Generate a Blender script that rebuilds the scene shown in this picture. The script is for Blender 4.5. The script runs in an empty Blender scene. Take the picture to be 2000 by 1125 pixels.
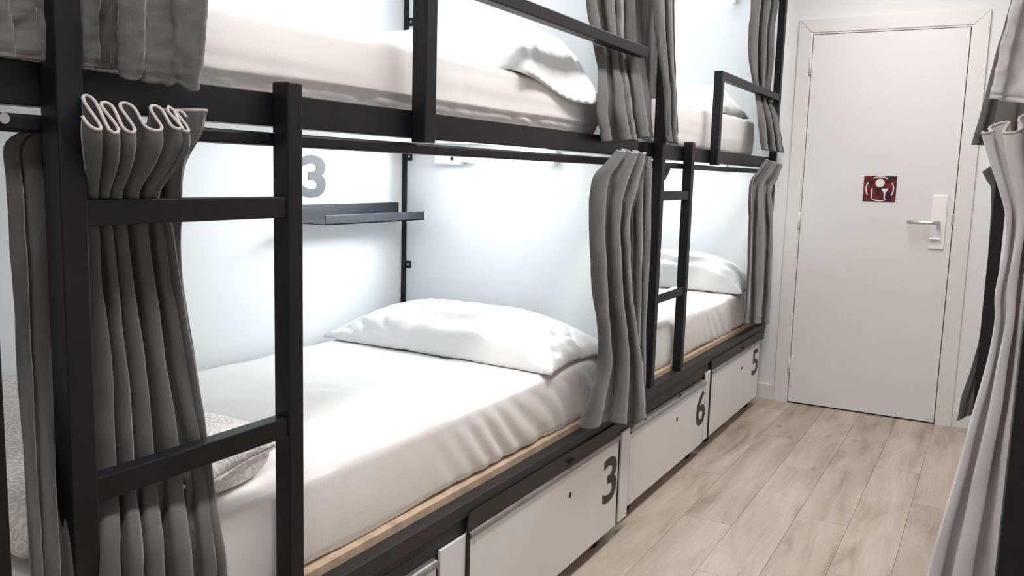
import bpy, bmesh, math, random
from mathutils import Vector, Matrix, noise
from math import sin, cos, pi, radians
random.seed(7)
S = bpy.context.scene
COL = S.collection

# ------------------------------------------------------------------ camera, world, exposure
FPX, YAW, PITCH, ROLL, CX, CY, CAMH = 1689.66, .509, -.1321, .0285, 1000.0, 562.5, 1.2486
fw = Vector((-sin(YAW), cos(YAW), 0)); rt = Vector((cos(YAW), sin(YAW), 0)); up = Vector((0, 0, 1))
F = fw*cos(PITCH) + up*sin(PITCH); U2 = up*cos(PITCH) - fw*sin(PITCH)
R = rt*cos(ROLL) + U2*sin(ROLL); U = U2*cos(ROLL) - rt*sin(ROLL)
CAM = Vector((0, 0, CAMH))
cd = bpy.data.cameras.new('camera'); co = bpy.data.objects.new('camera', cd); COL.objects.link(co)
cd.sensor_width = 36; cd.lens = FPX/2000*36; cd.clip_start = .02
M = Matrix(((R.x, U.x, -F.x, CAM.x), (R.y, U.y, -F.y, CAM.y), (R.z, U.z, -F.z, CAM.z), (0, 0, 0, 1)))
co.matrix_world = M
S.camera = co
def ray(px, py): return F*FPX + R*(px-CX) - U*(py-CY)
def hx(px, py, X): r = ray(px, py); return CAM + r*(X/r.x)       # survey helpers: where a sight line meets a wall plane
def hy(px, py, Y): r = ray(px, py); return CAM + r*(Y/r.y)
def hz(px, py, Z): r = ray(px, py); return CAM + r*((Z-CAMH)/r.z)

W = bpy.data.worlds.new('world'); S.world = W; W.use_nodes = True
W.node_tree.nodes['Background'].inputs[0].default_value = (.9, .95, 1, 1)
W.node_tree.nodes['Background'].inputs[1].default_value = .3
S.view_settings.view_transform = 'Standard'; S.view_settings.look = 'None'
S.view_settings.exposure = 0.0; S.view_settings.gamma = 1
S.view_settings.use_curve_mapping = False
FILL_POWER = 20; LAMP_POWER = 12.5

YW = 4.976      # wall with the door
XL = -2.02      # long wall behind the left bunks
XR = 1.0        # long wall behind the right bunks
ZC = 2.62
def area(name, loc, rot, sx, sy, power, col, parent=None):
    l = bpy.data.lights.new(name, 'AREA'); l.shape = 'RECTANGLE'; l.size = sx; l.size_y = sy
    l.energy = power; l.color = col
    o = bpy.data.objects.new(name, l); COL.objects.link(o); o.location = loc; o.rotation_euler = rot
    if parent: o.parent = parent
    return o

# ------------------------------------------------------------------ materials
def mat(name, col, rough=.5, metal=0, spec=.5, bump=None, sheen=0, var=None, emit=None, coat=0):
    m = bpy.data.materials.new(name); m.use_nodes = True
    nt = m.node_tree; b = nt.nodes['Principled BSDF']
    b.inputs['Base Color'].default_value = (*col, 1); b.inputs['Roughness'].default_value = rough
    b.inputs['Metallic'].default_value = metal; b.inputs['Specular IOR Level'].default_value = spec
    b.inputs['Sheen Weight'].default_value = sheen; b.inputs['Sheen Roughness'].default_value = .4
    b.inputs['Coat Weight'].default_value = coat
    tc = nt.nodes.new('ShaderNodeTexCoord')
    if var:      # (scale, amount)
        n = nt.nodes.new('ShaderNodeTexNoise'); n.inputs['Scale'].default_value = var[0]; n.inputs['Detail'].default_value = 5
        nt.links.new(tc.outputs['Object'], n.inputs['Vector'])
        r = nt.nodes.new('ShaderNodeValToRGB'); r.color_ramp.elements[0].position = .3; r.color_ramp.elements[1].position = .7
        r.color_ramp.elements[0].color = (*[c*(1-var[1]) for c in col], 1); r.color_ramp.elements[1].color = (*[min(1, c*(1+var[1])) for c in col], 1)
        nt.links.new(n.outputs['Fac'], r.inputs['Fac']); nt.links.new(r.outputs['Color'], b.inputs['Base Color'])
    if bump:     # (scale, strength, distance)
        n = nt.nodes.new('ShaderNodeTexNoise'); n.inputs['Scale'].default_value = bump[0]; n.inputs['Detail'].default_value = 4
        nt.links.new(tc.outputs['Object'], n.inputs['Vector'])
        bp = nt.nodes.new('ShaderNodeBump'); bp.inputs['Strength'].default_value = bump[1]; bp.inputs['Distance'].default_value = bump[2]
        nt.links.new(n.outputs['Fac'], bp.inputs['Height']); nt.links.new(bp.outputs['Normal'], b.inputs['Normal'])
    if emit:
        b.inputs['Emission Color'].default_value = (*emit[0], 1); b.inputs['Emission Strength'].default_value = emit[1]
    return m
MT = {}
MT['wall'] = mat('wall_paint', (.80, .80, .81), .75, bump=(60, .15, .002), var=(1.5, .015))
MT['panel'] = mat('bunk_wall_paint', (.79, .81, .825), .6, bump=(30, .1, .002))
MT['ceil'] = mat('ceiling_paint', (.85, .85, .85), .9, var=(2, .01))
MT['door'] = mat('door_lacquer', (.78, .77, .77), .45, bump=(8, .12, .004), var=(3, .015))
MT['trim'] = mat('trim_lacquer', (.77, .755, .745), .45, var=(4, .015))
MT['steel'] = mat('black_steel', (.0075, .007, .009), .45, spec=.3, bump=(400, .25, .0004), var=(14, .25))
MT['steel2'] = mat('graphite_steel', (.022, .023, .032), .42, spec=.4, bump=(400, .2, .0003), var=(9, .15))
MT['flange'] = mat('lightened_black_steel', (.028, .026, .026), .5, spec=.35, bump=(300, .2, .0004), var=(12, .15))  # black steel lightened so the slots read; floor light put into the colour
MT['lip'] = mat('brushed_lip', (.30, .29, .29), .3, metal=.6, var=(20, .2))
MT['white_lam'] = mat('white_laminate', (.80, .80, .81), .35, var=(6, .02))
MT['ply'] = mat('plywood', (.56, .42, .31), .7, bump=(90, .3, .001), var=(25, .2))
MT['board'] = mat('pale_board', (.80, .79, .78), .7, var=(9, .1))
MT['sheet'] = mat('white_sheet', (.83, .80, .79), .85, spec=.2, bump=(220, .25, .001), sheen=.1, var=(4, .015))
MT['pillow'] = mat('white_pillowcase', (.86, .86, .86), .8, spec=.2, bump=(25, .25, .006), sheen=.1, var=(5, .01))
MT['curtain'] = mat('grey_velvet', (.102, .099, .100), .8, spec=.15, bump=(120, .3, .002), sheen=.35, var=(6, .14))
MT['curtain_lit'] = mat('grey_velvet_lit', (.62, .585, .605), .75, spec=.2, bump=(120, .3, .002), sheen=.4, var=(6, .10))  # same grey velvet, with the bright light on the right row put into its colour
MT['edge'] = mat('curtain_lining_edge', (.46, .42, .40), .9, spec=.1, var=(40, .1))
MT['black'] = mat('black_rubber', (.012, .012, .013), .5, var=(30, .2))
MT['ink'] = mat('black_ink', (.02, .018, .02), .5, var=(50, .1))
MT['greyink'] = mat('grey_ink', (.06, .06, .075), .6, var=(50, .08))
MT['chrome'] = mat('satin_chrome', (.62, .62, .63), .25, metal=1, var=(30, .05))
MT['plate'] = mat('satin_plate', (.93, .92, .92), .25, metal=.0, var=(10, .03))
MT['lampbody'] = mat('white_plastic', (.8, .8, .8), .4, var=(30, .02))
MT['glow'] = mat('lamp_diffuser', (.9, .9, .9), .4, emit=((.96, .99, 1), 1.5), var=(30, .01))
MT['joint'] = mat('plank_joint', (.22, .175, .14), .8, var=(10, .1))
MT['gap'] = mat('gap_shade', (.05, .045, .045), .9, var=(30, .1))
# red sign
m = mat('sign_red', (.2, .01, .02), .3); nt = m.node_tree; b = nt.nodes['Principled BSDF']
tc = nt.nodes.new('ShaderNodeTexCoord'); n = nt.nodes.new('ShaderNodeTexNoise'); n.inputs['Scale'].default_value = 26; n.inputs['Detail'].default_value = 6
r = nt.nodes.new('ShaderNodeValToRGB'); r.color_ramp.elements[0].position = .4; r.color_ramp.elements[1].position = .62
r.color_ramp.elements[0].color = (.03, .004, .008, 1); r.color_ramp.elements[1].color = (.22, .012, .025, 1)
nt.links.new(tc.outputs['Object'], n.inputs['Vector']); nt.links.new(n.outputs['Fac'], r.inputs['Fac']); nt.links.new(r.outputs['Color'], b.inputs['Base Color'])
MT['sign'] = m
# vinyl oak planks: object coords so the grain runs along each plank; random tone per object
def plank_mat():
    m = bpy.data.materials.new('oak_planks'); m.use_nodes = True; nt = m.node_tree; b = nt.nodes['Principled BSDF']
    b.inputs['Roughness'].default_value = .42; b.inputs['Specular IOR Level'].default_value = .35
    g = nt.nodes.new('ShaderNodeNewGeometry'); oi = nt.nodes.new('ShaderNodeObjectInfo')
    mp = nt.nodes.new('ShaderNodeMapping'); mp.inputs['Scale'].default_value = (6, 1.0, 1)
    cmb = nt.nodes.new('ShaderNodeCombineXYZ')
    ml = nt.nodes.new('ShaderNodeMath'); ml.operation = 'MULTIPLY'; ml.inputs[1].default_value = 37
    nt.links.new(oi.outputs['Random'], ml.inputs[0]); nt.links.new(ml.outputs[0], cmb.inputs[0]); nt.links.new(ml.outputs[0], cmb.inputs[1])
    ad = nt.nodes.new('ShaderNodeVectorMath'); ad.operation = 'ADD'
    nt.links.new(g.outputs['Position'], ad.inputs[0]); nt.links.new(cmb.outputs[0], ad.inputs[1]); nt.links.new(ad.outputs[0], mp.inputs[0])
    n1 = nt.nodes.new('ShaderNodeTexNoise'); n1.inputs['Scale'].default_value = 1.6; n1.inputs['Detail'].default_value = 8; n1.inputs['Roughness'].default_value = .62; n1.inputs['Distortion'].default_value = .6
    nt.links.new(mp.outputs[0], n1.inputs['Vector'])
    r = nt.nodes.new('ShaderNodeValToRGB'); e = r.color_ramp.elements
    e[0].position = .27; e[0].color = (.27, .20, .15, 1); e[1].position = .75; e[1].color = (.60, .52, .44, 1)
    x = e.new(.45); x.color = (.455, .375, .30, 1)
    x = e.new(.58); x.color = (.52, .445, .37, 1)
    nt.links.new(n1.outputs['Fac'], r.inputs['Fac'])
    mp2 = nt.nodes.new('ShaderNodeMapping'); mp2.inputs['Scale'].default_value = (70, 4, 1)
    nt.links.new(ad.outputs[0], mp2.inputs[0])
    n2 = nt.nodes.new('ShaderNodeTexNoise'); n2.inputs['Scale'].default_value = 1.5; n2.inputs['Detail'].default_value = 6
    nt.links.new(mp2.outputs[0], n2.inputs['Vector'])
    mr = nt.nodes.new('ShaderNodeMapRange'); mr.inputs[1].default_value = .3; mr.inputs[2].default_value = .7; mr.inputs[3].default_value = .93; mr.inputs[4].default_value = 1.06
    nt.links.new(n2.outputs['Fac'], mr.inputs[0])
    mr2 = nt.nodes.new('ShaderNodeMapRange'); mr2.inputs[3].default_value = .90; mr2.inputs[4].default_value = 1.08
    nt.links.new(oi.outputs['Random'], mr2.inputs[0])
    # knots
    mp3 = nt.nodes.new('ShaderNodeMapping'); mp3.inputs['Scale'].default_value = (5, 2.2, 1); nt.links.new(ad.outputs[0], mp3.inputs[0])
    vo = nt.nodes.new('ShaderNodeTexVoronoi'); vo.inputs['Scale'].default_value = .9; nt.links.new(mp3.outputs[0], vo.inputs['Vector'])
    mr3 = nt.nodes.new('ShaderNodeMapRange'); mr3.inputs[1].default_value = .02; mr3.inputs[2].default_value = .09; mr3.inputs[3].default_value = .6; mr3.inputs[4].default_value = 1
    nt.links.new(vo.outputs['Distance'], mr3.inputs[0])
    p1 = nt.nodes.new('ShaderNodeMath'); p1.operation = 'MULTIPLY'; nt.links.new(mr.outputs[0], p1.inputs[0]); nt.links.new(mr2.outputs[0], p1.inputs[1])
    p2 = nt.nodes.new('ShaderNodeMath'); p2.operation = 'MULTIPLY'; nt.links.new(p1.outputs[0], p2.inputs[0]); nt.links.new(mr3.outputs[0], p2.inputs[1])
    vm = nt.nodes.new('ShaderNodeVectorMath'); vm.operation = 'SCALE'; nt.links.new(r.outputs['Color'], vm.inputs[0]); nt.links.new(p2.outputs[0], vm.inputs['Scale'])
    nt.links.new(vm.outputs[0], b.inputs['Base Color'])
    bp = nt.nodes.new('ShaderNodeBump'); bp.inputs['Strength'].default_value = .15; bp.inputs['Distance'].default_value = .001
    nt.links.new(n2.outputs['Fac'], bp.inputs['Height']); nt.links.new(bp.outputs['Normal'], b.inputs['Normal'])
    return m
MT['plank'] = plank_mat()
# duvet with embossed scrolls
def duvet_mat():
    m = mat('scroll_duvet', (.80, .78, .77), .85, spec=.15); nt = m.node_tree; b = nt.nodes['Principled BSDF']
    tc = nt.nodes.new('ShaderNodeTexCoord')
    n = nt.nodes.new('ShaderNodeTexNoise'); n.inputs['Scale'].default_value = 14; nt.links.new(tc.outputs['Object'], n.inputs['Vector'])
    mx = nt.nodes.new('ShaderNodeVectorMath'); mx.operation = 'MULTIPLY_ADD'; mx.inputs[1].default_value = (.05, .05, .05)
    nt.links.new(n.outputs['Color'], mx.inputs[0]); nt.links.new(tc.outputs['Object'], mx.inputs[2])
    v = nt.nodes.new('ShaderNodeTexVoronoi'); v.inputs['Scale'].default_value = 38; nt.links.new(mx.outputs[0], v.inputs['Vector'])
    w = nt.nodes.new('ShaderNodeMath'); w.operation = 'MULTIPLY'; w.inputs[1].default_value = 19; nt.links.new(v.outputs['Distance'], w.inputs[0])
    s = nt.nodes.new('ShaderNodeMath'); s.operation = 'SINE'; nt.links.new(w.outputs[0], s.inputs[0])
    r = nt.nodes.new('ShaderNodeValToRGB'); r.color_ramp.elements[0].position = .0; r.color_ramp.elements[0].color = (.66, .635, .62, 1)
    r.color_ramp.elements[1].position = .5; r.color_ramp.elements[1].color = (.82, .80, .79, 1)
    nt.links.new(s.outputs[0], r.inputs['Fac']); nt.links.new(r.outputs['Color'], b.inputs['Base Color'])
    bp = nt.nodes.new('ShaderNodeBump'); bp.inputs['Strength'].default_value = .3; bp.inputs['Distance'].default_value = .002
    nt.links.new(s.outputs[0], bp.inputs['Height']); nt.links.new(bp.outputs['Normal'], b.inputs['Normal'])
    return m
MT['duvet'] = duvet_mat()

# ------------------------------------------------------------------ builders
def link(name, me, m, parent=None, smooth=False):
    o = bpy.data.objects.new(name, me); COL.objects.link(o)
    if m is not None: me.materials.append(MT[m] if isinstance(m, str) else m)
    if smooth: me.polygons.foreach_set('use_smooth', [True]*len(me.polygons))
    if parent:
        o.parent = parent
        me.transform(Matrix.Translation(-parent.location))
    return o
def obj(name, bm, m, parent=None, smooth=False):
    me = bpy.data.meshes.new(name); bm.to_mesh(me); bm.free()
    return link(name, me, m, parent, smooth)
def tag(o, label=None, cat=None, group=None, kind=None):
    if label: o['label'] = label
    if cat: o['category'] = cat
    if group: o['group'] = group
    if kind: o['kind'] = kind
    return o
def thing(name, loc, label, cat, group=None):
    o = bpy.data.objects.new(name, None); COL.objects.link(o); o.location = loc; o.empty_display_size = .1
    return tag(o, label, cat, group)
def box(bm, x0, x1, y0, y1, z0, z1, bev=0, seg=2):
    r = bmesh.ops.create_cube(bm, size=1)
    vs = r['verts']
    for v in vs:
        v.co = Vector(((x0+x1)/2+v.co.x*abs(x1-x0), (y0+y1)/2+v.co.y*abs(y1-y0), (z0+z1)/2+v.co.z*abs(z1-z0)))
    if bev:
        es = list({e for v in vs for e in v.link_edges})
        bmesh.ops.bevel(bm, geom=es, offset=bev, segments=seg, affect='EDGES', profile=.5)
    return bm
def nb(*a, **k): return box(bmesh.new(), *a, **k)
def cyl(bm, p0, p1, r0, r1=None, seg=20):
    r1 = r0 if r1 is None else r1
    p0, p1 = Vector(p0), Vector(p1); d = p1-p0
    mtx = Matrix.Translation((p0+p1)/2) @ d.to_track_quat('Z', 'Y').to_matrix().to_4x4()
    bmesh.ops.create_cone(bm, cap_ends=True, segments=seg, radius1=r0, radius2=r1, depth=d.length, matrix=mtx); return bm
def tube(bm, pts, r, seg=6):
    rings = []
    for i, p in enumerate(pts):
        a = pts[max(0, i-1)]; b_ = pts[min(len(pts)-1, i+1)]; t = (b_-a)
        if t.length < 1e-7: t = Vector((0, 0, 1))
        t.normalize(); n = t.orthogonal().normalized()
        ref = Vector((.3, .2, .93)); n = (ref-t*ref.dot(t)).normalized(); q = t.cross(n)
        rings.append([bm.verts.new(p+(n*cos(2*pi*k/seg)+q*sin(2*pi*k/seg))*r) for k in range(seg)])
    for a, b_ in zip(rings, rings[1:]):
        for k in range(seg): bm.faces.new((a[k], a[(k+1) % seg], b_[(k+1) % seg], b_[k]))
    bm.faces.new(rings[0][::-1]); bm.faces.new(rings[-1]); return bm
def prism(bm, pts, axis, a0, a1):
    """pts: 2D outline in the plane normal to axis, extruded from a0 to a1"""
    def P(p, a): return {'x': Vector((a, p[0], p[1])), 'y': Vector((p[0], a, p[1])), 'z': Vector((p[0], p[1], a))}[axis]
    A = [bm.verts.new(P(p, a0)) for p in pts]; B = [bm.verts.new(P(p, a1)) for p in pts]
    n = len(pts); bm.faces.new(A[::-1]); bm.faces.new(B)
    for i in range(n): bm.faces.new((A[i], A[(i+1) % n], B[(i+1) % n], B[i]))
    bmesh.ops.recalc_face_normals(bm, faces=bm.faces[:]); return bm
def rbox(cx, cy, cz, hx_, hy_, hz_, r, nx, ny, nz, fn=None):
    """rounded box on a fine grid, displaced by fn(p, n)"""
    bm = bmesh.new(); seen = {}
    def V(i, j, k):
        key = (i, j, k)
        if key not in seen:
            p = Vector(((2*i/nx-1)*hx_, (2*j/ny-1)*hy_, (2*k/nz-1)*hz_))
            q = Vector((max(-hx_+r, min(hx_-r, p.x)), max(-hy_+r, min(hy_-r, p.y)), max(-hz_+r, min(hz_-r, p.z))))
            d = p-q
            if d.length > 0: n_ = d.normalized(); p = q+n_*r
            else: n_ = Vector((0, 0, 0))
            p = p+Vector((cx, cy, cz))
            if fn: p = fn(p, n_)
            seen[key] = bm.verts.new(p)
        return seen[key]
    for a in range(nx):
        for b_ in range(ny):
            bm.faces.new((V(a, b_, nz), V(a+1, b_, nz), V(a+1, b_+1, nz), V(a, b_+1, nz)))
            bm.faces.new((V(a, b_, 0), V(a, b_+1, 0), V(a+1, b_+1, 0), V(a+1, b_, 0)))
    for a in range(nx):
        for c in range(nz):
            bm.faces.new((V(a, 0, c), V(a+1, 0, c), V(a+1, 0, c+1), V(a, 0, c+1)))
            bm.faces.new((V(a, ny, c), V(a, ny, c+1), V(a+1, ny, c+1), V(a+1, ny, c)))
    for b_ in range(ny):
        for c in range(nz):
            bm.faces.new((V(nx, b_, c), V(nx, b_+1, c), V(nx, b_+1, c+1), V(nx, b_, c+1)))
            bm.faces.new((V(0, b_, c), V(0, b_, c+1), V(0, b_+1, c+1), V(0, b_+1, c)))
    return bm
def nz3(p, s=1.0, o=0.0): return noise.noise(Vector((p[0]*s+o, p[1]*s+o*.7, p[2]*s-o)))
def ss(a, b, x):
    t = max(0, min(1, (x-a)/(b-a))); return t*t*(3-2*t)
def text_mesh(name, s, height, width, thick, m, mtx, parent, bold=.02):
    cu = bpy.data.curves.new(name, 'FONT'); cu.body = s; cu.size = 1; cu.extrude = .01; cu.offset = bold; cu.resolution_u = 4
    t = bpy.data.objects.new(name, cu); COL.objects.link(t)
    bpy.context.view_layer.update()
    me = bpy.data.meshes.new_from_object(t.evaluated_get(bpy.context.evaluated_depsgraph_get()))
    bpy.data.objects.remove(t)
    xs = [v.co.x for v in me.vertices]; ys = [v.co.y for v in me.vertices]
    x0, x1, y0, y1 = min(xs), max(xs), min(ys), max(ys)
    for v in me.vertices:
        v.co = Vector(((v.co.x-(x0+x1)/2)/(x1-x0)*width, (v.co.y-(y0+y1)/2)/(y1-y0)*height, thick if v.co.z > 0 else 0))
    me.transform(mtx); me.materials.clear()
    return link(name, me, m, parent)
def facing_x(loc):     # text plane facing +x: text right = +y, text up = +z
    return Matrix(((0, 0, 1, loc[0]), (1, 0, 0, loc[1]), (0, 1, 0, loc[2]), (0, 0, 0, 1)))

# ------------------------------------------------------------------ room
fl = tag(obj('floor', nb(XL-.1, XR+.1, -1.6, YW+.1, -.06, -.006), 'joint'), kind='structure')
PW, PL = .182, 1.22
pb = bmesh.new(); box(pb, -PW/2+.0006, PW/2-.0006, -PL/2+.0007, PL/2-.0007, -.006, 0)
pm = bpy.data.meshes.new('plank'); pb.to_mesh(pm); pb.free(); pm.materials.append(MT['plank'])
offs = [.0, .47, .86, .22, .63, 1.05, .35, .77, .12, .55, .95, .3, .7, .05, .5, .9, .25, .6]
for i in range(17):
    x = XL + PW*(i+.5)
    y = -1.5 - offs[i]
    while y < YW:
        y0, y1 = max(y, -1.6), min(y+PL, YW)
        if y1-y0 > .05:
            o = bpy.data.objects.new('plank', pm); COL.objects.link(o); o.parent = fl
            o.location = (x, (y0+y1)/2, random.uniform(-.0004, 0)); o.scale = (1, (y1-y0)/PL, 1)
        y += PL
tag(obj('ceiling', nb(XL-.1, XR+.1, -1.6, YW+.1, ZC, ZC+.05), 'ceil'), kind='structure')
wl = tag(obj('wall_left', nb(XL-.1, XL, -1.6, YW+.1, 0, ZC), 'panel'), kind='structure')
tag(obj('wall_right', nb(XR, XR+.1, -1.6, YW+.1, 0, ZC), 'wall'), kind='structure')
tag(obj('wall_front', nb(XL-.1, XR+.1, -1.7, -1.6, 0, ZC), 'wall'), kind='structure')
DL, DR, DT = -.9545, -.2045, 2.03
FL, FR, FT = -1.032, -.122, 2.112
bm = bmesh.new()
box(bm, XL, DL-.03, YW, YW+.12, 0, ZC); box(bm, DR+.03, XR, YW, YW+.12, 0, ZC); box(bm, DL-.03, DR+.03, YW, YW+.12, DT+.03, ZC)
tag(obj('wall_back', bm, 'wall'), kind='structure')
# door frame: mitred architrave + jamb
bm = bmesh.new()
def trap(pts, y0, y1): prism(bm, pts, 'y', y0, y1)
a = .012
trap([(FL, 0), (DL-a, 0), (DL-a, DT+a), (FL, FT)], YW-.018, YW+.0)
trap([(DR+a, 0), (FR, 0), (FR, FT), (DR+a, DT+a)], YW-.018, YW+.0)
trap([(FL+.0015, FT), (DL-a+.0015, DT+a+.0015), (DR+a-.0015, DT+a+.0015), (FR-.0015, FT)], YW-.018, YW+.0)
box(bm, DL-.03, DL-.004, YW-.012, YW+.08, 0, DT+.03); box(bm, DR+.004, DR+.03, YW-.012, YW+.08, 0, DT+.03)
box(bm, DL-.004, DR+.004, YW-.012, YW+.08, DT+.004, DT+.03)
es = [e for e in bm.edges]
tag(obj('trim_1', bm, 'trim'), kind='structure')
tag(obj('door_gap_shade', nb(DL-.004, DR+.004, YW+.02, YW+.10, -.004, DT+.004), 'gap'), kind='structure')  # dark slab behind the leaf; shade of the door gaps put into its colour
# door leaf
door = tag(obj('door_1', nb(DL, DR, YW-.014, YW+.018, .008, DT, bev=.0015), 'door'), kind='structure')
yf = YW-.014
pl_c = hy(1833, 434, yf)
pa, pb_ = pl_c.x-.036, pl_c.x+.034; z0, z1 = pl_c.z-.138, pl_c.z+.138
obj('lock_plate', nb(pa, pb_, yf-.012, yf, z0, z1, bev=.003), 'plate', door)
bm = bmesh.new(); hzv = pl_c.z-.003
cyl(bm, (pl_c.x, yf-.012, hzv), (pl_c.x, yf-.055, hzv), .010)
tube(bm, [Vector((pl_c.x+.012, yf-.055, hzv)), Vector((pl_c.x-.03, yf-.058, hzv)), Vector((pl_c.x-.07, yf-.058, hzv-.001)), Vector((pl_c.x-.125, yf-.054, hzv-.002)), Vector((pl_c.x-.14, yf-.045, hzv-.002))], .010, 14)
obj('lever_handle', bm, 'chrome', door, True)
bm = bmesh.new(); cyl(bm, (pl_c.x-.005, yf-.012, pl_c.z-.088), (pl_c.x-.005, yf-.024, pl_c.z-.088), .008); box(bm, pl_c.x-.036, pl_c.x+.018, yf-.03, yf-.022, pl_c.z-.093, pl_c.z-.083, bev=.002)
obj('thumb_turn', bm, 'chrome', door)
lp = hy(1860, 429, yf)
bm = nb(lp.x-.004, lp.x+.007, yf-.004, yf+.006, lp.z-.028, lp.z+.028, bev=.001); cyl(bm, (lp.x+.001, yf-.004, lp.z+.02), (lp.x+.001, yf-.007, lp.z+.02), .003); cyl(bm, (lp.x+.001, yf-.004, lp.z-.02), (lp.x+.001, yf-.007, lp.z-.02), .003)
obj('latch_plate', bm, 'chrome', door)
for py in (130, 430, 712):
    h = hy(1590-(py-69)*.07, py, yf)
    bm = bmesh.new(); cyl(bm, (DL-.006, yf-.006, h.z-.045), (DL-.006, yf-.006, h.z+.045), .006); cyl(bm, (DL-.006, yf-.006, h.z+.045), (DL-.006, yf-.006, h.z+.052), .004)
    obj('hinge', bm, 'trim', door, True)
# pictogram sign
s0 = hy(1690, 343, yf); s1 = hy(1746, 395, yf); sx0, sx1, sz1, sz0 = s0.x-.004, s1.x+.006, s0.z, s1.z
sign = tag(obj('sign', nb(sx0, sx1, yf-.004, yf, sz0, sz1, bev=.0008), 'sign', door), 'dark red square pictogram sign')
scx, scz, sr = (sx0+sx1)/2, (sz0+sz1)/2, (sx1-sx0)/2
bm = bmesh.new()
cyl(bm, (scx, yf-.004, scz+sr*.38), (scx, yf-.0055, scz+sr*.38), sr*.28, seg=28)
def arc(a0, a1, r, w):
    n_ = 12; o_ = [(scx+cos(a0+(a1-a0)*i/n_)*(r+w), scz+sin(a0+(a1-a0)*i/n_)*(r+w)*.94) for i in range(n_+1)]
    i_ = [(scx+cos(a0+(a1-a0)*i/n_)*r, scz+sin(a0+(a1-a0)*i/n_)*r*.94) for i in range(n_+1)]
    prism(bm, o_+i_[::-1], 'y', yf-.0055, yf-.004)
for c in (0, 90, 180, 270): arc(radians(c-31), radians(c+31), sr*.80, sr*.07)
prism(bm, [(scx-sr*.50, scz-sr*.62), (scx-sr*.43, scz-sr*.62), (scx-sr*.42, scz+sr*.02), (scx-sr*.46, scz+sr*.04), (scx-sr*.50, scz+sr*.0)], 'y', yf-.0055, yf-.004)
gx = scx+sr*.32
prism(bm, [(gx-sr*.2, scz+sr*.02), (gx+sr*.2, scz+sr*.02), (gx+sr*.2, scz-sr*.05), (gx+sr*.04, scz-sr*.25), (gx+sr*.035, scz-sr*.55), (gx+sr*.06, scz-sr*.62), (gx-sr*.06, scz-sr*.62), (gx-sr*.035, scz-sr*.55), (gx-sr*.04, scz-sr*.25), (gx-sr*.2, scz-sr*.05)], 'y', yf-.0055, yf-.004)
f = obj('figure', bm, 'lampbody', None); f.parent = sign
tag(obj('baseboard_back', nb(XL, FL-.001, YW-.013, YW, 0, .088, bev=.002), 'trim'), kind='structure')
tag(obj('baseboard_right', nb(FR+.001, XR, YW-.013, YW, 0, .088, bev=.002), 'trim'), kind='structure')
# divider behind the head ends of the first bunk
YP = 2.73
tag(obj('wall_middle', nb(XL, -1.135, YP, YP+.04, 0, ZC), 'panel'), kind='structure')
# number on the long wall
q0 = hx(589, 302, XL); q1 = hx(636, 386, XL)
text_mesh('number', '3', q0.z-q1.z, q1.y-q0.y, .0015, 'greyink', facing_x((XL, (q0.y+q1.y)/2, (q0.z+q1.z)/2)), wl, .03)
# unseen ceiling lamps, added over the aisle to fill the room with light
for i, y in enumerate((.5, 2.2, 3.8)):
    t = thing('fill_lamp', (-.5, y, ZC), ['flat white fill lamp added near the camera end of the aisle', 'flat white fill lamp added over the middle of the aisle', 'flat white fill lamp added in front of the door'][i], 'ceiling lamp', 'fill lamps added above the aisle')
    obj('housing', nb(-.65, -.35, y-.6, y+.6, ZC-.03, ZC, bev=.004), 'lampbody', t)
    obj('diffuser', nb(-.64, -.36, y-.59, y+.59, ZC-.036, ZC-.03), mat('fill_diffuser', (.9, .9, .9), .5, emit=((1, .97, .94), 1.5), var=(20, .01)) if i == 0 else bpy.data.materials['fill_diffuser'], t)
    area('fill_light', (0, 0, -.04), (0, 0, 0), .28, 1.15, FILL_POWER, (1, .965, .94), t)

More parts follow.
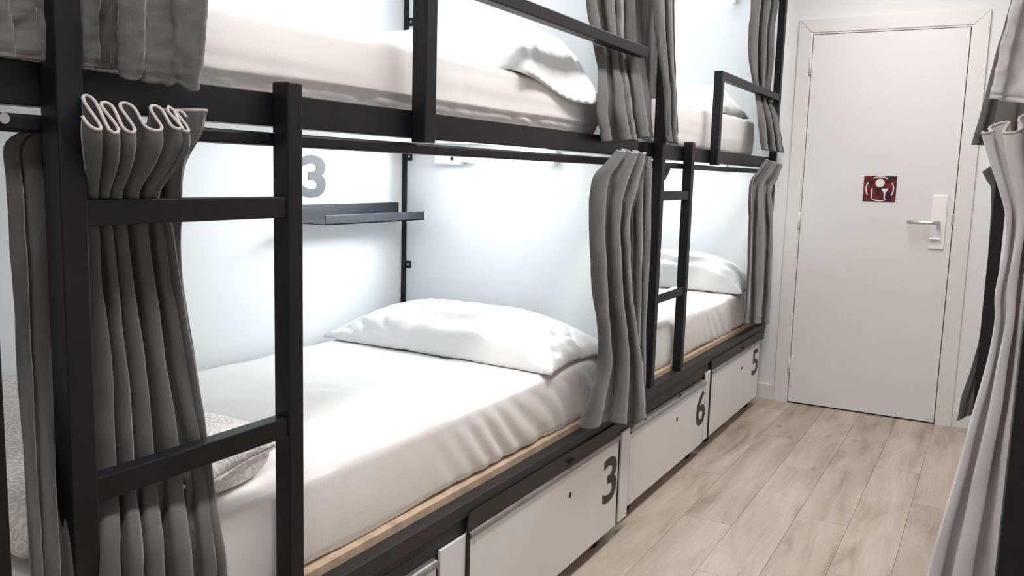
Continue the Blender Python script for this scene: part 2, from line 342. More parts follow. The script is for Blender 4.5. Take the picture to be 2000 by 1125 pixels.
# ------------------------------------------------------------------ bunk beds
RAIL_T, RAIL_B = 1.374, 1.317
def bunk(xF, y0, y1, posts, ladder, guard, label, name='bunk_bed', s=1, depth=.93, panels=(), slots=(), top=2.30, brackets=True):
    t = thing(name, (xF, y0, 0), label, 'bunk bed', 'black steel bunk beds')
    X = lambda d: xF - s*d
    def bx(n, d0, d1, a, b_, z0, z1, m='steel', bev=.0015): return obj(n, nb(min(X(d0), X(d1)), max(X(d0), X(d1)), a, b_, z0, z1, bev=bev), m, t)
    for q_ in posts:
        dd = q_[2] if len(q_) > 2 else 0
        bx('post', dd, dd+.038, q_[0], q_[1], .449, top+.04, bev=.003)
    xb = X(depth)
    for a in (y0, y1-.022):   # slim back posts
        bx('back_post', depth-.008, depth, a, a+.022, .45, top)
    bx('top_rail', .038, .078, y0, y1, top, top+.04, bev=.002)
    bx('top_track', .082, .105, y0+.01, y1-.01, top-.06, top-.035, bev=.004)
    bx('upper_rail', .038, .078, y0, y1, RAIL_B, RAIL_T, bev=.002)
    bx('back_rail', depth-.03, depth, y0+.03, y1-.03, 1.335, RAIL_T)
    bx('curtain_track', .040, .062, y0+.01, y1-.01, 1.283, 1.3065, bev=.005)
    bx('upper_board', .078, depth-.03, y0+.005, y1-.005, 1.35, 1.366, 'board')
    bx('lower_rail', 0, .04, y0, y1, .412, .449, 'flange', bev=.002)
    bx('lower_board', .038, depth-.03, y0+.005, y1-.005, .449, .468, 'ply', bev=0)
    bx('face_panel', .006, .012, y0, y1, .355, .412, 'flange', bev=0)
    bx('side_rail', .04, depth, y0, y0+.03, .412, .449); bx('side_rail', .04, depth, y1-.03, y1, .412, .449)
    for a in (y0, y1-.035):
        bx('foot', depth-.05, depth-.015, a, a+.035, 0, .412)
        bx('foot', .055, .09, a, a+.035, 0, .412)
    for (a, b_) in slots:
        bm = bmesh.new(); xx = X(.0055); r_ = .006
        pts = [(a+r_*cos(q), .385+r_*sin(q)) for q in [pi/2+pi*k/8 for k in range(9)]] + [(b_+r_*cos(q), .385+r_*sin(q)) for q in [-pi/2+pi*k/8 for k in range(9)]]
        prism(bm, pts, 'x', min(xx, X(.0045)), max(xx, X(.0045))); obj('slot', bm, 'black', t)
    for (a, b_) in panels: tag(bx('filler_panel', -.004, .004, a, b_, .05, .372, 'white_lam'), 'white filler panel between drawers')
    if ladder:
        a, b_, ya = ladder
        bx('ladder_rail', 0, .037, a, b_, .449, 1.392, bev=.003)
        for zt in (1.197, .806): bx('rung', .004, .034, ya, a, zt-.036, zt, bev=.002)
    if guard:
        a, b_, ye, zg = guard
        bx('guard_post', 0, .037, a, b_, RAIL_B-.01, zg-.03, bev=.003)
        bx('guard_rail', 0, .037, a, ye, zg-.034, zg, bev=.003)
    return t
XA = -1.067
b1 = bunk(XA, .575, 2.845, [(.575, .613), (.70, .738), (2.80, 2.838, .08)], (1.115, 1.151, .738), (1.519, 1.559, 2.80, 1.676),
     'black steel bunk bed in the foreground with two rung ladder', panels=[(1.60, 1.722), (2.715, 2.79)], slots=[(1.12, 1.545)])
XB = -1.10
Y = lambda px, py: hx(px, py, XB).y
pbn = Y(1289, 400)
b2 = bunk(XB, 3.0, 4.945, [(pbn, pbn+.038), (4.905, 4.943)], (Y(1341, 500), Y(1341, 500)+.038, pbn+.038), (Y(1408, 200), Y(1408, 200)+.038, 4.935, 1.715),
     'black steel bunk bed at the far end beside the door', panels=[(Y(1376, 770), Y(1389, 770))], slots=[(Y(1268, 792), Y(1362, 717))])
# corner flats with brackets seen against the head wall
def corner_bar(z0, z1, tabs, par):
    bm = nb(XL+.001, XL+.021, YP-.006, YP-.001, z0, z1); o = obj('corner_bar', bm, 'steel', par)
    for z in tabs:
        bm = nb(XL+.02, XL+.045, YP-.005, YP-.001, z-.015, z+.015, bev=.0015)
        k = obj('bracket', bm, 'steel', None); k.parent = o; k.data.transform(Matrix.Translation(-par.location))
        bm = bmesh.new(); cyl(bm, (XL+.034, YP-.005, z), (XL+.034, YP-.0075, z), .0045, seg=12)
        k = obj('screw', bm, 'chrome', None); k.parent = o; k.data.transform(Matrix.Translation(-par.location))
corner_bar(.64, 1.345, (1.30, .885), b1)
corner_bar(1.56, 2.3, (1.80,), b1)
p = hx(5, 225, XA-.04); bm = bmesh.new(); cyl(bm, (XA-.042, p.y, 1.299), (XA-.036, p.y, 1.299), .007, seg=12)
obj('bolt', bm, 'chrome', b1)

# right-hand bunk, slightly askew
rb = bunk(0.0, 0.0, 2.12, [(0.0, .04), (2.06, 2.10)], None, None, 'black steel bunk bed on the right side behind curtains coloured as brightly lit', s=-1, depth=.9)
rb.location = (.042, 1.36, 0); rb.rotation_euler.z = radians(1.75)

# ------------------------------------------------------------------ mattresses
def mattress(x0, x1, y0, y1, z0, z1, label, group, wr=0, mode='low', name='mattress', hem=True):
    def fn(p, n_):
        k = .0025*nz3(p, 3, 1.3)+.0012*nz3(p, 11, 4)-.0022*math.exp(-(nz3((p.x*1.2, p.y*.9, 0), 2.2, 5)/.035)**2)
        q = p.copy()
        if n_.z > .5: q.z += k*1.5 - .004*abs(nz3((p.x, p.y*.8, 0), 4, 9))**1
        if n_.x > .5 or (n_.x == 0 and p.x > x1-.001):
            h = (z1-p.z)/(z1-z0)
            if mode == 'low':       # taut diagonal creases towards the head
                e = ss(y1-1.15, y1-.75, p.y)*(1-ss(y1-.25, y1-.05, p.y))*ss(.05, .3, h)
                c = p.y*1.0 + (p.z-z0)*1.0
                q.x += e*(.0065*abs(sin(c*34+3*nz3(p, 3)))**1.5 + .004*nz3((c*9, p.z*3, 0), 1.6))
                q.x += .008*sin(pi*min(1, h*1.0))*(.6+.4*nz3(p, 2))
                if y0 < 1: q.x -= .004*(1-ss(.85, 1.35, p.y))
                if h > .8: q.z += (.018*nz3((p.y*2.3, 0, 0), 1, 5)-.004)*ss(.8, 1, h)
            else:                   # long slack horizontal creases and a bunched hem
                q.x += .006*sin(pi*h) + .0045*nz3((p.y*1.4+.9*p.z*4, p.z*26, 0), 1, 3)*ss(.35, .7, h)
                if mode == 'up' and h > .7: q.x += .006*nz3((p.y*16+p.z*20, p.z*12, 0), 1, 2)*ss(.72, .85, h) - .007*ss(.74, .77, h+.04*nz3((p.y*1.5, 0, 0), 1))
            q.x += k
        return q
    bm = rbox((x0+x1)/2, (y0+y1)/2, (z0+z1)/2, (x1-x0)/2, (y1-y0)/2, (z1-z0)/2, .028, 34, 230, 30, fn)
    o = obj(name, bm, 'sheet', None, True)
    return tag(o, label, 'mattress', group)
mattress(XL+.03, -1.121, .62, 2.712, .469, .660, 'white sheeted mattress on the lower bed of the foreground bunk', 'sheeted mattresses')
mattress(XL+.03, -1.145, .66, 2.60, 1.367, 1.522, 'white sheeted mattress on the upper bed of the foreground bunk', 'sheeted mattresses', mode='up')
mattress(XL+.03, -1.152, 3.1, 4.92, .469, .655, 'white sheeted mattress on the lower bed of the far bunk', 'sheeted mattresses')
mattress(XL+.03, -1.175, 3.1, 4.70, 1.367, 1.562, 'white sheeted mattress on the upper bed of the far bunk', 'sheeted mattresses', mode='flat')
mattress(.06, .88, 1.45, 3.40, .469, .655, 'white sheeted mattress on the lower bed of the right bunk', 'sheeted mattresses')

# ------------------------------------------------------------------ pillows
def pillow(cx, cy, cz, L, D, H, rot, label, seed=0, tilt=0, droop=None, name='pillow', pu=2.6, pinch=.07):
    """L across the bed (x), D along the bed (y); flat bottom, plump top, pinched corners"""
    bm = bmesh.new(); NU, NV = 96, 60; top = {}; bot = {}
    for i in range(NU+1):
        for j in range(NV+1):
            u = 2*i/NU-1; v = 2*j/NV-1
            ins = 1-pinch*(1-u*u)*abs(v)**3; inu = 1-pinch*(1-v*v)*abs(u)**3
            x = u*L/2*inu; y = v*D/2*ins
            e = max(0, (1-abs(u)**(pu if u > 0 else 2.6)))*max(0, (1-abs(v)**2.4)); h = H*e**.55
            # creases running out to the corners and along the front
            a = math.atan2(v*.7, u)
            w = .011*nz3((a*3.2, seed, (abs(u)+abs(v))*.7), 1.7)*ss(.15, .6, max(abs(u), abs(v)))
            w += .012*noise.ridged_multi_fractal(Vector((u*1.5+seed, v*1.1+u*.6, seed)), 1, 2, 3, 1, 2)*.35*e**.3
            w += .006*nz3((u*5, v*4, seed), 1.2)
            cu = v+.25*sin(u*2.2+seed)-.35*nz3((u*1.6, seed, 0), 1)
            w += .010*math.exp(-((cu+.25)/.06)**2)*ss(-.9, .1, u) - .009*math.exp(-((cu+.42)/.07)**2)
            rr = nz3((u*2.2+v*1.4, v*1.2-u, seed+3), 1.4); w -= .014*math.exp(-(rr/.05)**2)*ss(.2, .8, abs(u))
            h = h + w*min(1, e*7)
            edge = 1-min(1, e*9)
            fr = .008*edge*sin(u*23+v*17+seed)
            lowz = .001 + .012*max(0, nz3((u*3, v*3, seed), 1.1))*edge
            pt = Vector((x, y, max(h, 0)*.97+lowz+.004+abs(fr))); pb = Vector((x, y, lowz))
            for q, dic in ((pt, top), (pb, bot)):
                if droop: q = droop(q, u, v)
                q = Matrix.Rotation(rot, 3, 'Z') @ (Matrix.Rotation(tilt, 3, 'X') @ q)
                dic[i, j] = bm.verts.new(q+Vector((cx, cy, cz)))
    for i in range(NU):
        for j in range(NV):
            bm.faces.new((top[i, j], top[i+1, j], top[i+1, j+1], top[i, j+1]))
            bm.faces.new((bot[i, j], bot[i, j+1], bot[i+1, j+1], bot[i+1, j]))
    for i in range(NU):
        bm.faces.new((bot[i, 0], bot[i+1, 0], top[i+1, 0], top[i, 0])); bm.faces.new((top[i, NV], top[i+1, NV], bot[i+1, NV], bot[i, NV]))
    for j in range(NV):
        bm.faces.new((bot[0, j+1], bot[0, j], top[0, j], top[0, j+1])); bm.faces.new((top[NU, j+1], top[NU, j], bot[NU, j], bot[NU, j+1]))
    o = obj(name, bm, 'pillow', None, True)
    return tag(o, label, 'pillow', 'white pillows at the head ends')
pillow(-1.545, 2.465, .662, .90, .44, .135, radians(-2), 'rumpled white pillow on the lower bed of the foreground bunk', 2)
def dr(q, u, v):      # the open end of the case slips over the mattress edge
    k = ss(.80, 1.0, u); q = q.copy(); w_ = ss(-.9, .5, v)
    q.z -= (.045*w_+.02)*k*k; q.x += .018*k; q.y -= .01*ss(.2, 1, u)
    return q
pillow(-1.545, 2.30, 1.524, .86, .44, .155, radians(-3), 'white pillow with its corner hanging over the upper foreground mattress', 5, droop=dr, pu=7)
pillow(-1.56, 4.66, .657, .86, .44, .185, radians(2), 'white pillow on the lower bed of the far bunk', 8)
pillow(-1.60, 4.42, 1.564, .82, .42, .15, radians(0), 'white pillow on the upper bed of the far bunk', 11, pu=5)

# ------------------------------------------------------------------ folded duvet
def duvet():
    bm = bmesh.new(); layers = 3; NX, NP = 90, 90
    x0, x1 = -1.98, -1.125
    vs = {}
    for i in range(NX+1):
        s_ = i/NX; x = x0+(x1-x0)*s_
        lean = 1.235 - .22*ss(.90, 1, s_)**1.3 + .015*nz3((x*3, 0, 0), 1.2)
        for j in range(NP):
            a = 2*pi*j/NP
            c, d = cos(a), sin(a)
            hh = .052+.010*nz3((x*4, 1, 0), 1)
            edge = ss(0, .06, s_)*(1-ss(.93, 1.0, s_)*.75)
            yy = (lean+.68)/2 + (lean-.68)/2*1.0*(abs(c)**.45)*(1 if c > 0 else -1)
            zz = hh*(abs(d)**.55)*(1 if d > 0 else -1)*edge
            # fold crevices on the open face
            fr = 0
            if c > 0: fr = -.022*(abs(sin(zz*75+.8+nz3((x*5, 0, 0), 1)))**6)*c**2
            taper = 1-.78*ss(.55, 1, c)
            zz *= taper
            w = .006*nz3((x*8, yy*8, zz*14), 1, 3)
            p = Vector((x+.012*nz3((yy*6, zz*30, 0), 1)*ss(.8, 1, s_), yy+fr+w, .663+hh*.95+zz+w))
            p.z = max(p.z, .6635)
            vs[i, j] = bm.verts.new(p)
    for i in range(NX):
        for j in range(NP):
            bm.faces.new((vs[i, j], vs[i+1, j], vs[i+1, (j+1) % NP], vs[i, (j+1) % NP]))
    bm.faces.new([vs[0, j] for j in range(NP)]); bm.faces.new([vs[NX, j] for j in range(NP)][::-1])
    o = obj('duvet', bm, 'duvet', None, True)
    bmesh_fix(o)
    return tag(o, 'folded pale duvet with scroll pattern at the foot of the lower bed', 'duvet')
def bmesh_fix(o):
    bm = bmesh.new(); bm.from_mesh(o.data); bmesh.ops.recalc_face_normals(bm, faces=bm.faces[:]); bm.to_mesh(o.data); bm.free()
duvet()

# ------------------------------------------------------------------ curtains
def cr(a, b_, c, d, t):
    return .5*((2*b_)+(-a+c)*t+(2*a-5*b_+4*c-d)*t*t+(-a+3*b_-3*c+d)*t**3)
def interp(rows, s_):
    n_ = len(rows)-1; x = s_*n_; i = min(n_-1, int(x)); t = x-i
    A = rows[max(0, i-1)]; B = rows[i]; C = rows[i+1]; D = rows[min(n_, i+2)]
    return [cr(A[k], B[k], C[k], D[k], t) for k in range(len(B))]
def sheet(bm, rows, N, axis='x', flop=0, seed=0, edge=None, NV=90, omega=.35, flopn=.12, ycap=4.955, ragged=.0, phase=0):
    """rows: (Lx, Ly, Rx, Ry, plane, amp) surveyed outlines, lifted onto planes at true distance"""
    K = max(16, int(N*18)); W_ = []
    rg = random.Random(int(seed*100)); nf = int(math.ceil(N))+1
    wd = [rg.uniform(.45, 1.7) for _ in range(nf)]; am_ = [rg.uniform(.55, 1.15) for _ in range(nf+1)]
    tot = sum(wd); kn = [0]
    for w0 in wd: kn.append(kn[-1]+w0/tot)
    def g(u):
        u = max(0, min(.9999, u)); i = 0
        while i < nf-1 and kn[i+1] <= u: i += 1
        t = (u-kn[i])/(kn[i+1]-kn[i]); return (i+t)*N/nf, am_[i]*(1-t)+am_[i+1]*t
    for r_ in rows:
        lx, ly, rx, ry, pl, am = r_
        a = hx(lx, ly, pl) if axis == 'x' else hy(lx, ly, pl)
        c = hx(rx, ry, pl) if axis == 'x' else hy(rx, ry, pl)
        W_.append((*a, *c, am))
    # arc length weights
    cum = [0]
    for a, c in zip(W_, W_[1:]): cum.append(cum[-1]+abs(a[2]-c[2])+.02)
    grid = []
    for j in range(NV+1):
        s_ = j/NV; d = s_*cum[-1]; i = 0
        while i < len(cum)-2 and cum[i+1] < d: i += 1
        t = (d-cum[i])/(cum[i+1]-cum[i]); q = interp(W_, (i+t)/(len(W_)-1))
        a = Vector(q[0:3]); c = Vector(q[3:6]); am = max(.001, q[6]); row = []
        tang = (c-a); wid = tang.length; tn = tang.normalized() if wid > 1e-6 else Vector((0, 1, 0))
        nrm = Vector((1, 0, 0)) if axis == 'x' else Vector((0, -1, 0))
        for k in range(K+1):
            u = k/K
            gu, ga = g(u+.05*nz3((u*2, s_*1.5, seed), 1.1)*min(1, 8*min(u, 1-u)))
            ph = 2*pi*gu + phase + .5*nz3((u*2.2, s_*1.6, seed), 1)
            env = .45+.55*min(1, min(u, 1-u)*N*1.4)
            va = ga*(.85+.5*nz3((u*3.1, seed, s_*.7), 1.3))
            sf = sin(ph); sf = math.copysign(abs(sf)**.8, sf)
            disp = am*env*va*sf
            tsh = -omega*(wid/max(1, N))*.5*sin(2*ph)*env*min(1, am/.012)
            wr = .0035*nz3((u*6, s_*7+u*2, seed), 1.5)+.0015*nz3((u*14, s_*22, seed), 1)
            p = a.lerp(c, u)+nrm*(disp+wr)+tn*(tsh+.002*nz3((u*4, s_*5, seed), 2))
            if flop:
                f_ = 1-ss(0, flopn, s_); p.z -= flop*f_*disp
            if s_ > .9: p += nrm*(-.0025*math.exp(-((s_-.955)/.006)**2))
            if ragged and s_ > .9: p.z += ragged*nz3((u*3, 0, seed), 2)*ss(.9, 1, s_)
            if axis == 'x': p.y = min(p.y, ycap)
            row.append(bm.verts.new(p))
        grid.append(row)
    for j in range(NV):
        for k in range(K): bm.faces.new((grid[j][k], grid[j][k+1], grid[j+1][k+1], grid[j+1][k]))
    if edge is not None: edge.append([v.co.copy() for v in grid[0]])
def curtain(label, sheets, m='curtain', name='curtain', group='grey bunk curtains', edges=True):
    bm = bmesh.new(); ed = []; hem = []
    for s_ in sheets:
        e_ = s_.pop('edge_on', False)
        sheet(bm, edge=ed if e_ else None, **s_)
    bmesh.ops.recalc_face_normals(bm, faces=bm.faces[:])
    o = obj(name, bm, m, None, True)
    md = o.modifiers.new('thickness', 'SOLIDIFY'); md.thickness = .003; md.offset = 0
    tag(o, label, 'curtain', group)
    if ed:
        bm = bmesh.new()
        for pts in ed: tube(bm, pts, .0026, 6)
        h = obj('header_edge', bm, 'edge', None, True); h.parent = o; tag(h, 'pale lining edge of the header')
    return o
q = -1.14
curtain('dark grey curtain tied around the foreground ladder, below the rail', [
    dict(rows=[(160, 226, 366, 234, -1.045, .026), (161, 262, 364, 270, -1.05, .028), (165, 320, 338, 320, -1.065, .026), (168, 380, 305, 382, -1.085, .016), (160, 430, 330, 430, -1.125, .018),
               (165, 560, 348, 560, q, .026), (175, 740, 378, 740, q, .03), (180, 840, 400, 840, -1.13, .022), (188, 940, 417, 940, -1.12, .016), (190, 1030, 430, 1030, -1.085, .022), (192, 1125, 440, 1125, -1.068, .026), (205, 1400, 460, 1400, -1.05, .026)],
         N=6, flop=1.1, seed=1.3, edge_on=True, NV=150, flopn=.18),
    dict(rows=[(290, 214, 408, 216, -1.085, .006), (290, 262, 398, 262, -1.09, .008), (290, 330, 364, 330, -1.11, .01), (285, 430, 358, 430, -1.165, .012), (285, 560, 361, 560, -1.175, .014),
               (300, 800, 400, 800, -1.165, .014), (300, 950, 418, 950, -1.12, .006), (300, 1125, 430, 1125, -1.09, .006), (310, 1400, 450, 1400, -1.07, .006)], N=1.6, seed=4, edge_on=True),
    dict(rows=[(96, 226, 135, 215, -1.12, .004), (50, 254, 135, 250, -1.13, .006), (9, 284, 135, 300, q, .012), (14, 350, 138, 350, q, .014), (20, 450, 145, 450, q, .014), (36, 740, 150, 740, q, .018), (50, 940, 150, 940, -1.10, .014), (62, 1125, 155, 1125, -1.08, .014), (75, 1400, 160, 1400, -1.07, .014)],
         N=2.4, seed=7)])
curtain('dark grey curtain hanging over the upper rail beside the tall foreground post', [
    dict(rows=[(232, -260, 402, -260, -1.040, .010), (232, -60, 400, -60, -1.040, .009), (232, 60, 397, 60, -1.045, .008), (233, 120, 392, 128, -1.05, .007), (234, 150, 384, 174, -1.055, .006)], N=1.3, seed=2, NV=60, ragged=.01),
    dict(rows=[(150, -260, 240, -260, -1.085, .010), (152, -60, 240, -60, -1.085, .012), (158, 60, 236, 60, -1.085, .012), (160, 131, 236, 137, -1.088, .010)], N=1.4, seed=5, NV=60),
    dict(rows=[(-160, -260, 94, -260, -1.09, .008), (-160, -60, 94, -60, -1.09, .008), (-150, 60, 95, 60, -1.09, .007), (-150, 95, 97, 121, -1.09, .005)], N=2.2, seed=9, NV=60)])
curtain('grey curtain behind the guard rail at the head of the upper foreground bed', [
    dict(rows=[(1136, -200, 1252, -200, -1.135, .026), (1143, -20, 1254, -20, -1.135, .022), (1154, 60, 1256, 60, -1.130, .016), (1166, 120, 1258, 118, -1.122, .009), (1166, 170, 1266, 165, -1.10, .018), (1166, 225, 1272, 220, -1.078, .024), (1176, 277, 1277, 269, -1.070, .026)], N=4, seed=3, NV=90, ragged=.01),
    dict(rows=[(1252, -200, 1296, -200, -1.175, .010), (1253, 0, 1296, 0, -1.175, .010), (1255, 140, 1292, 140, -1.172, .008), (1256, 270, 1290, 270, -1.17, .01)], N=1.6, seed=8)])
curtain('grey curtain at the head of the lower foreground bed, beside drawer 3', [
    dict(rows=[(1204, 293, 1262, 300, -1.035, .012), (1178, 322, 1258, 330, -1.03, .014), (1156, 352, 1248, 372, -1.03, .014), (1151, 430, 1234, 430, -1.03, .018), (1156, 560, 1236, 560, -1.03, .024), (1168, 690, 1252, 690, -1.03, .026), (1152, 765, 1260, 765, -1.025, .028), (1129, 832, 1262, 822, -1.02, .028)],
         N=3, seed=5.5, flop=.5, edge_on=True, NV=120, ragged=.02),
    dict(rows=[(1215, 302, 1272, 306, -1.085, .006), (1212, 360, 1270, 360, -1.085, .008), (1212, 480, 1268, 480, -1.085, .01), (1216, 640, 1260, 640, -1.07, .01), (1220, 790, 1258, 790, -1.055, .01)], N=2.4, seed=2.2)])
curtain('narrow grey curtain at the near end of the upper far bed', [
    dict(rows=[(1274, -200, 1316, -200, -1.065, .012), (1275, 0, 1317, 0, -1.065, .012), (1284, 90, 1318, 90, -1.068, .010), (1295, 170, 1321, 170, -1.075, .010), (1298, 240, 1323, 240, -1.08, .012), (1301, 277, 1325, 282, -1.08, .012)], N=2.0, seed=6, ycap=3.6)])
curtain('grey curtain behind the guard rail at the head of the upper far bed', [
    dict(rows=[(1470, -160, 1530, -160, -1.14, .02), (1468, -20, 1524, -20, -1.14, .022), (1463, 60, 1513, 60, -1.145, .02), (1463, 120, 1512, 120, -1.145, .018), (1474, 178, 1505, 186, -1.148, .008), (1480, 230, 1520, 232, -1.085, .018), (1487, 292, 1530, 298, -1.065, .020)], N=3, seed=1.1, NV=110)])
curtain('grey curtain at the head of the lower far bed, beside drawer 5', [
    dict(rows=[(1496, 311, 1529, 323, -1.05, .008), (1480, 334, 1520, 348, -1.052, .010), (1464, 362, 1508, 374, -1.06, .010), (1462, 450, 1510, 450, -1.065, .016), (1458, 560, 1506, 560, -1.065, .018), (1452, 632, 1503, 632, -1.06, .018)], N=2.6, seed=3.7, NV=110, edge_on=True)])
curtain('small grey curtain flap tucked behind the ladder of the far bunk', [
    dict(rows=[(1282, 318, 1311, 323, -1.16, .004), (1280, 346, 1300, 348, -1.16, .004), (1276, 370, 1288, 372, -1.16, .004), (1270, 500, 1280, 500, -1.16, .004), (1259, 735, 1268, 735, -1.16, .004)], N=1.2, seed=1)])
# right row (seen nearly edge-on, so surveyed on planes across the aisle)
curtain('grey curtain coloured as brightly lit at the top right, hanging above the other lit curtain', [
    dict(rows=[(2004, -160, 2120, -160, 1.52, .02), (1984, -10, 2110, -10, 1.52, .02), (1960, 80, 2100, 80, 1.52, .02), (1945, 150, 2090, 150, 1.52, .018), (1937, 193, 2085, 210, 1.52, .016)], N=2.2, axis='y', seed=2.5, phase=1)], m='curtain_lit')
curtain('slate grey curtain hanging in shadow behind the lit one at top right', [
    dict(rows=[(1992, -120, 2030, -120, 3.2, .02), (1978, -10, 2020, -10, 3.2, .02), (1945, 110, 2010, 110, 3.2, .02), (1920, 210, 2010, 205, 3.2, .02), (1899, 283, 2005, 285, 3.2, .02)], N=2, axis='y', seed=4.5)])
curtain('grey curtain coloured as brightly lit, draped along the right edge down to the bed frame', [
    dict(rows=[(1920, 258, 2060, 228, 1.50, .022), (1930, 300, 2050, 290, 1.50, .022), (1950, 360, 2040, 360, 1.50, .02), (1966, 420, 2030, 420, 1.50, .018), (1962, 490, 2020, 490, 1.50, .016), (1946, 572, 2012, 570, 1.50, .012), (1944, 640, 2004, 640, 1.50, .016),
               (1916, 760, 1994, 760, 1.50, .02), (1880, 890, 1980, 890, 1.50, .022), (1815, 1118, 1962, 1118, 1.50, .024), (1768, 1290, 1945, 1290, 1.50, .024)], N=2.3, axis='y', seed=6.6, flop=.6, edge_on=True, NV=140)], m='curtain_lit')
curtain('dark grey curtain strap and hem beside the far right post', [
    dict(rows=[(1919, 335, 1938, 322, 3.44, .006), (1928, 352, 1948, 344, 3.44, .008), (1937, 374, 1957, 366, 3.44, .008), (1933, 460, 1955, 460, 3.44, .01), (1922, 600, 1948, 600, 3.44, .01), (1906, 690, 1932, 690, 3.44, .01), (1880, 770, 1915, 770, 3.44, .01), (1869, 822, 1905, 806, 3.44, .01)], N=1.6, axis='y', seed=3.3)])

# ------------------------------------------------------------------ bed lamps, socket, shelf
def bed_lamp(yw, z, x0, x1, label, power, zs=1):
    t = thing('bed_lamp', ((x0+x1)/2, yw, z), label, 'lamp', 'white strip lamps on the head walls')
    obj('body', nb(x0-.03, x1+.03, yw-.035, yw, z+.012, z+.032, bev=.004), 'lampbody', t)
    obj('end_cap', nb(x1, x1+.03, yw-.045, yw-.001, z-.014, z+.012, bev=.004), 'lampbody', t)
    obj('end_cap', nb(x0-.03, x0, yw-.045, yw-.001, z-.014, z+.012, bev=.004), 'lampbody', t)
    obj('diffuser', nb(x0, x1, yw-.050, yw-.004, z-.016, z+.012, bev=.006), 'glow', t, True)
    area('lamp_light', (0, -.058, -.012), (radians(-93), 0, 0), x1-x0, .04, power, (.91, .975, 1.0), t)
    return t
bed_lamp(YP, 1.297, -1.70, -1.375, 'glowing white strip lamp over the lower foreground bed', LAMP_POWER)
bed_lamp(YP, 2.26, -1.70, -1.375, 'white strip lamp over the upper foreground bed', LAMP_POWER*1.3)
bed_lamp(YW, 1.310, -1.75, -1.41, 'glowing white strip lamp over the lower far bed', LAMP_POWER)
bed_lamp(YW, 2.235, -1.75, -1.41, 'glowing white strip lamp over the upper far bed', LAMP_POWER*1.3)
bm = nb(-1.86, -1.735, YP-.03, YP, 1.272, 1.315, bev=.010, seg=3)
so = tag(obj('power_socket', bm, 'lampbody'), 'white power socket left of the strip lamp over the lower foreground bed', 'socket')
bm = bmesh.new(); cyl(bm, (-1.775, YP-.030, 1.295), (-1.775, YP-.0325, 1.295), .007, seg=14); obj('socket_hole', bm, 'black', so)
# shelf on the long wall
t = thing('wall_shelf', (XL, 2.3, 1.06), 'dark graphite metal shelf on the wall below the grey number 3', 'shelf')
ya = hx(560, 400, XL).y; yb = YP-.03
xs = -1.895
yl = hx(636, 430, xs).y
obj('back_plate', nb(XL+.0005, XL+.004, yl, yb, 1.066, hx(700, 397, XL).z, bev=0), 'steel2', t)
obj('tray', nb(XL+.002, xs, yl, yb, 1.063, 1.067, bev=0), 'steel2', t)
obj('front_lip', nb(xs-.003, xs, yl, yb, 1.063, 1.096, bev=.0008), 'steel2', t)

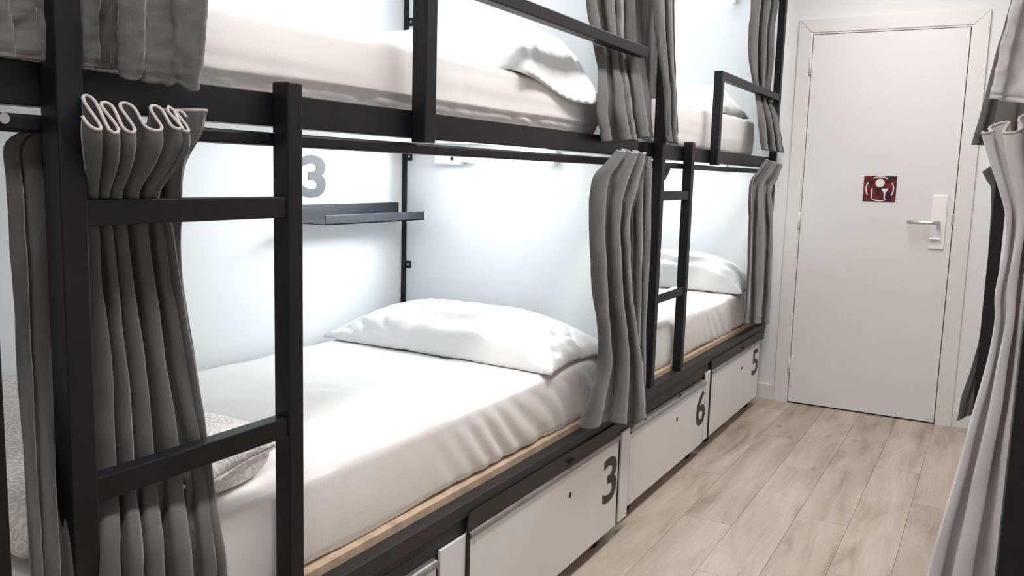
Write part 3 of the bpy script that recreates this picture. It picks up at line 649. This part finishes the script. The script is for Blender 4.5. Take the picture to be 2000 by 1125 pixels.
# ------------------------------------------------------------------ drawers on casters
def drawer(xf, y0, y1, zt, zb, num, label, lid=True, hole=.62, nx0=None):
    t = thing('storage_drawer', (xf, (y0+y1)/2, 0), label, 'drawer', 'rolling drawers under the bunks')
    obj('front', nb(xf-.012, xf, y0, y1, zb, zt-.012, bev=.001), 'white_lam', t)
    bm = bmesh.new()
    box(bm, xf-.60, xf-.012, y0+.012, y0+.020, zb+.01, zt-.03); box(bm, xf-.60, xf-.012, y1-.020, y1-.012, zb+.01, zt-.03); box(bm, xf-.61, xf-.60, y0+.012, y1-.012, zb+.01, zt-.03); box(bm, xf-.60, xf-.012, y0+.02, y1-.02, zb+.01, zb+.02)
    obj('box', bm, 'white_lam', t)
    obj('side_edge', nb(xf-.03, xf+.0005, y0-.016, y0-.001, zb, zt+.002, bev=.001), 'steel', t)
    obj('side_edge', nb(xf-.03, xf-.001, y1+.001, y1+.006, zb, zt, bev=.001), 'steel', t)
    bm = bmesh.new()   # rounded metal lip
    n_ = 8; pts = [(xf-.03, zt-.012), (xf+.004, zt-.012)]+[(xf-.008+.014*cos(a), zt-.008+.014*sin(a)) for a in [pi/2*k/n_ for k in range(n_+1)]]+[(xf-.03, zt+.006)]
    prism(bm, pts, 'y', y0-.004, y1+.004); obj('lip', bm, 'lip', t)
    if lid:            # black lid flange with a rounded corner
        bm = bmesh.new(); za, zc, r_ = zt+.004, zt+.052, .022
        pts = [(y0-.01, za)]+[(y0-.01+r_-r_*cos(a), zc-r_+r_*sin(a)) for a in [pi/2*k/6 for k in range(7)]]+[(y1+.002, zc), (y1+.002, za)]
        prism(bm, pts, 'x', xf-.006, xf-.001)
        obj('lid_flange', bm, 'flange', t)
    yy = y0+(y1-y0)*.60
    bm = nb(xf-.001, xf+.010, yy-.02, yy+.016, zt+.018, zt+.027, bev=.003) if lid else nb(xf-.001, xf+.006, yy-.012, yy+.012, zt+.010, zt+.018, bev=.002)
    obj('latch', bm, 'black', t)
    bm = bmesh.new(); yh = y0+(y1-y0)*hole; cyl(bm, (xf, yh, zt-.085), (xf+.001, yh, zt-.085), .0095, seg=20); obj('keyhole', bm, 'black', t)
    if num:
        (yc, zc, w_, h_) = nx0
        text_mesh('number', num, h_, w_, .0008, 'ink', facing_x((xf, yc, zc)), t, .018)
    for (yy, zz) in ((y0+.02, zt-.03), (y1-.015, zt-.03), (y0+.02, zb+.02)):
        bm = bmesh.new(); cyl(bm, (xf, yy, zz), (xf+.0015, yy, zz), .003, seg=10); obj('screw', bm, 'chrome', t)
    for yy in (y0+.09, y1-.09):
        for xx in (xf-.045, xf-.50):
            bm = bmesh.new(); cyl(bm, (xx, yy-.009, .021), (xx, yy+.009, .021), .021, seg=20)
            box(bm, xx-.012, xx+.018, yy-.015, yy+.015, .045, zb+.012, bev=.002); box(bm, xx-.012, xx+.012, yy-.013, yy-.010, .02, .048); box(bm, xx-.012, xx+.012, yy+.010, yy+.013, .02, .048)
            obj('caster', bm, 'black', t)
    return t
def numspec(x, px0, py0, px1, py1):
    a = hx(px0, (py0+py1)/2, x); c = hx(px1, (py0+py1)/2, x); m_ = (px0+px1)/2
    u = hx(m_, py0, x); d = hx(m_, py1, x)
    return ((a.y+c.y)/2, (u.z+d.z)/2, (c.y-a.y), u.z-d.z)
x3 = XA+.008; x6 = XB+.012; x5 = XB+.008
d3 = hx(919, 1048, x3); e3 = hx(1209, 862, x3)
drawer(x3, d3.y, e3.y, (d3.z+e3.z)/2+.012, .055, '3', 'white rolling drawer marked 3 under the foreground bunk', True, .60, numspec(x3, 1178, 893, 1204, 978))
e4 = hx(852, 1102, x3)
drawer(x3, e4.y-.93, e4.y, e4.z+.004, .055, None, 'white rolling drawer at the bottom left, cut by the picture edge', False)
d6 = hx(1231, 851, x6); e6 = hx(1378, 745, x6)
drawer(x6, d6.y, e6.y, (d6.z+e6.z)/2+.010, .055, '6', 'white rolling drawer marked 6 under the far bunk', False, .58, numspec(x6, 1360, 764, 1377, 829))
d5 = hx(1391, 731, x5); e5 = hx(1484, 668, x5)
drawer(x5, d5.y, min(e5.y, 4.95), (d5.z+e5.z)/2+.010, .055, '5', 'white rolling drawer marked 5 next to the door wall', True, .60, numspec(x5, 1469, 683, 1480, 730))
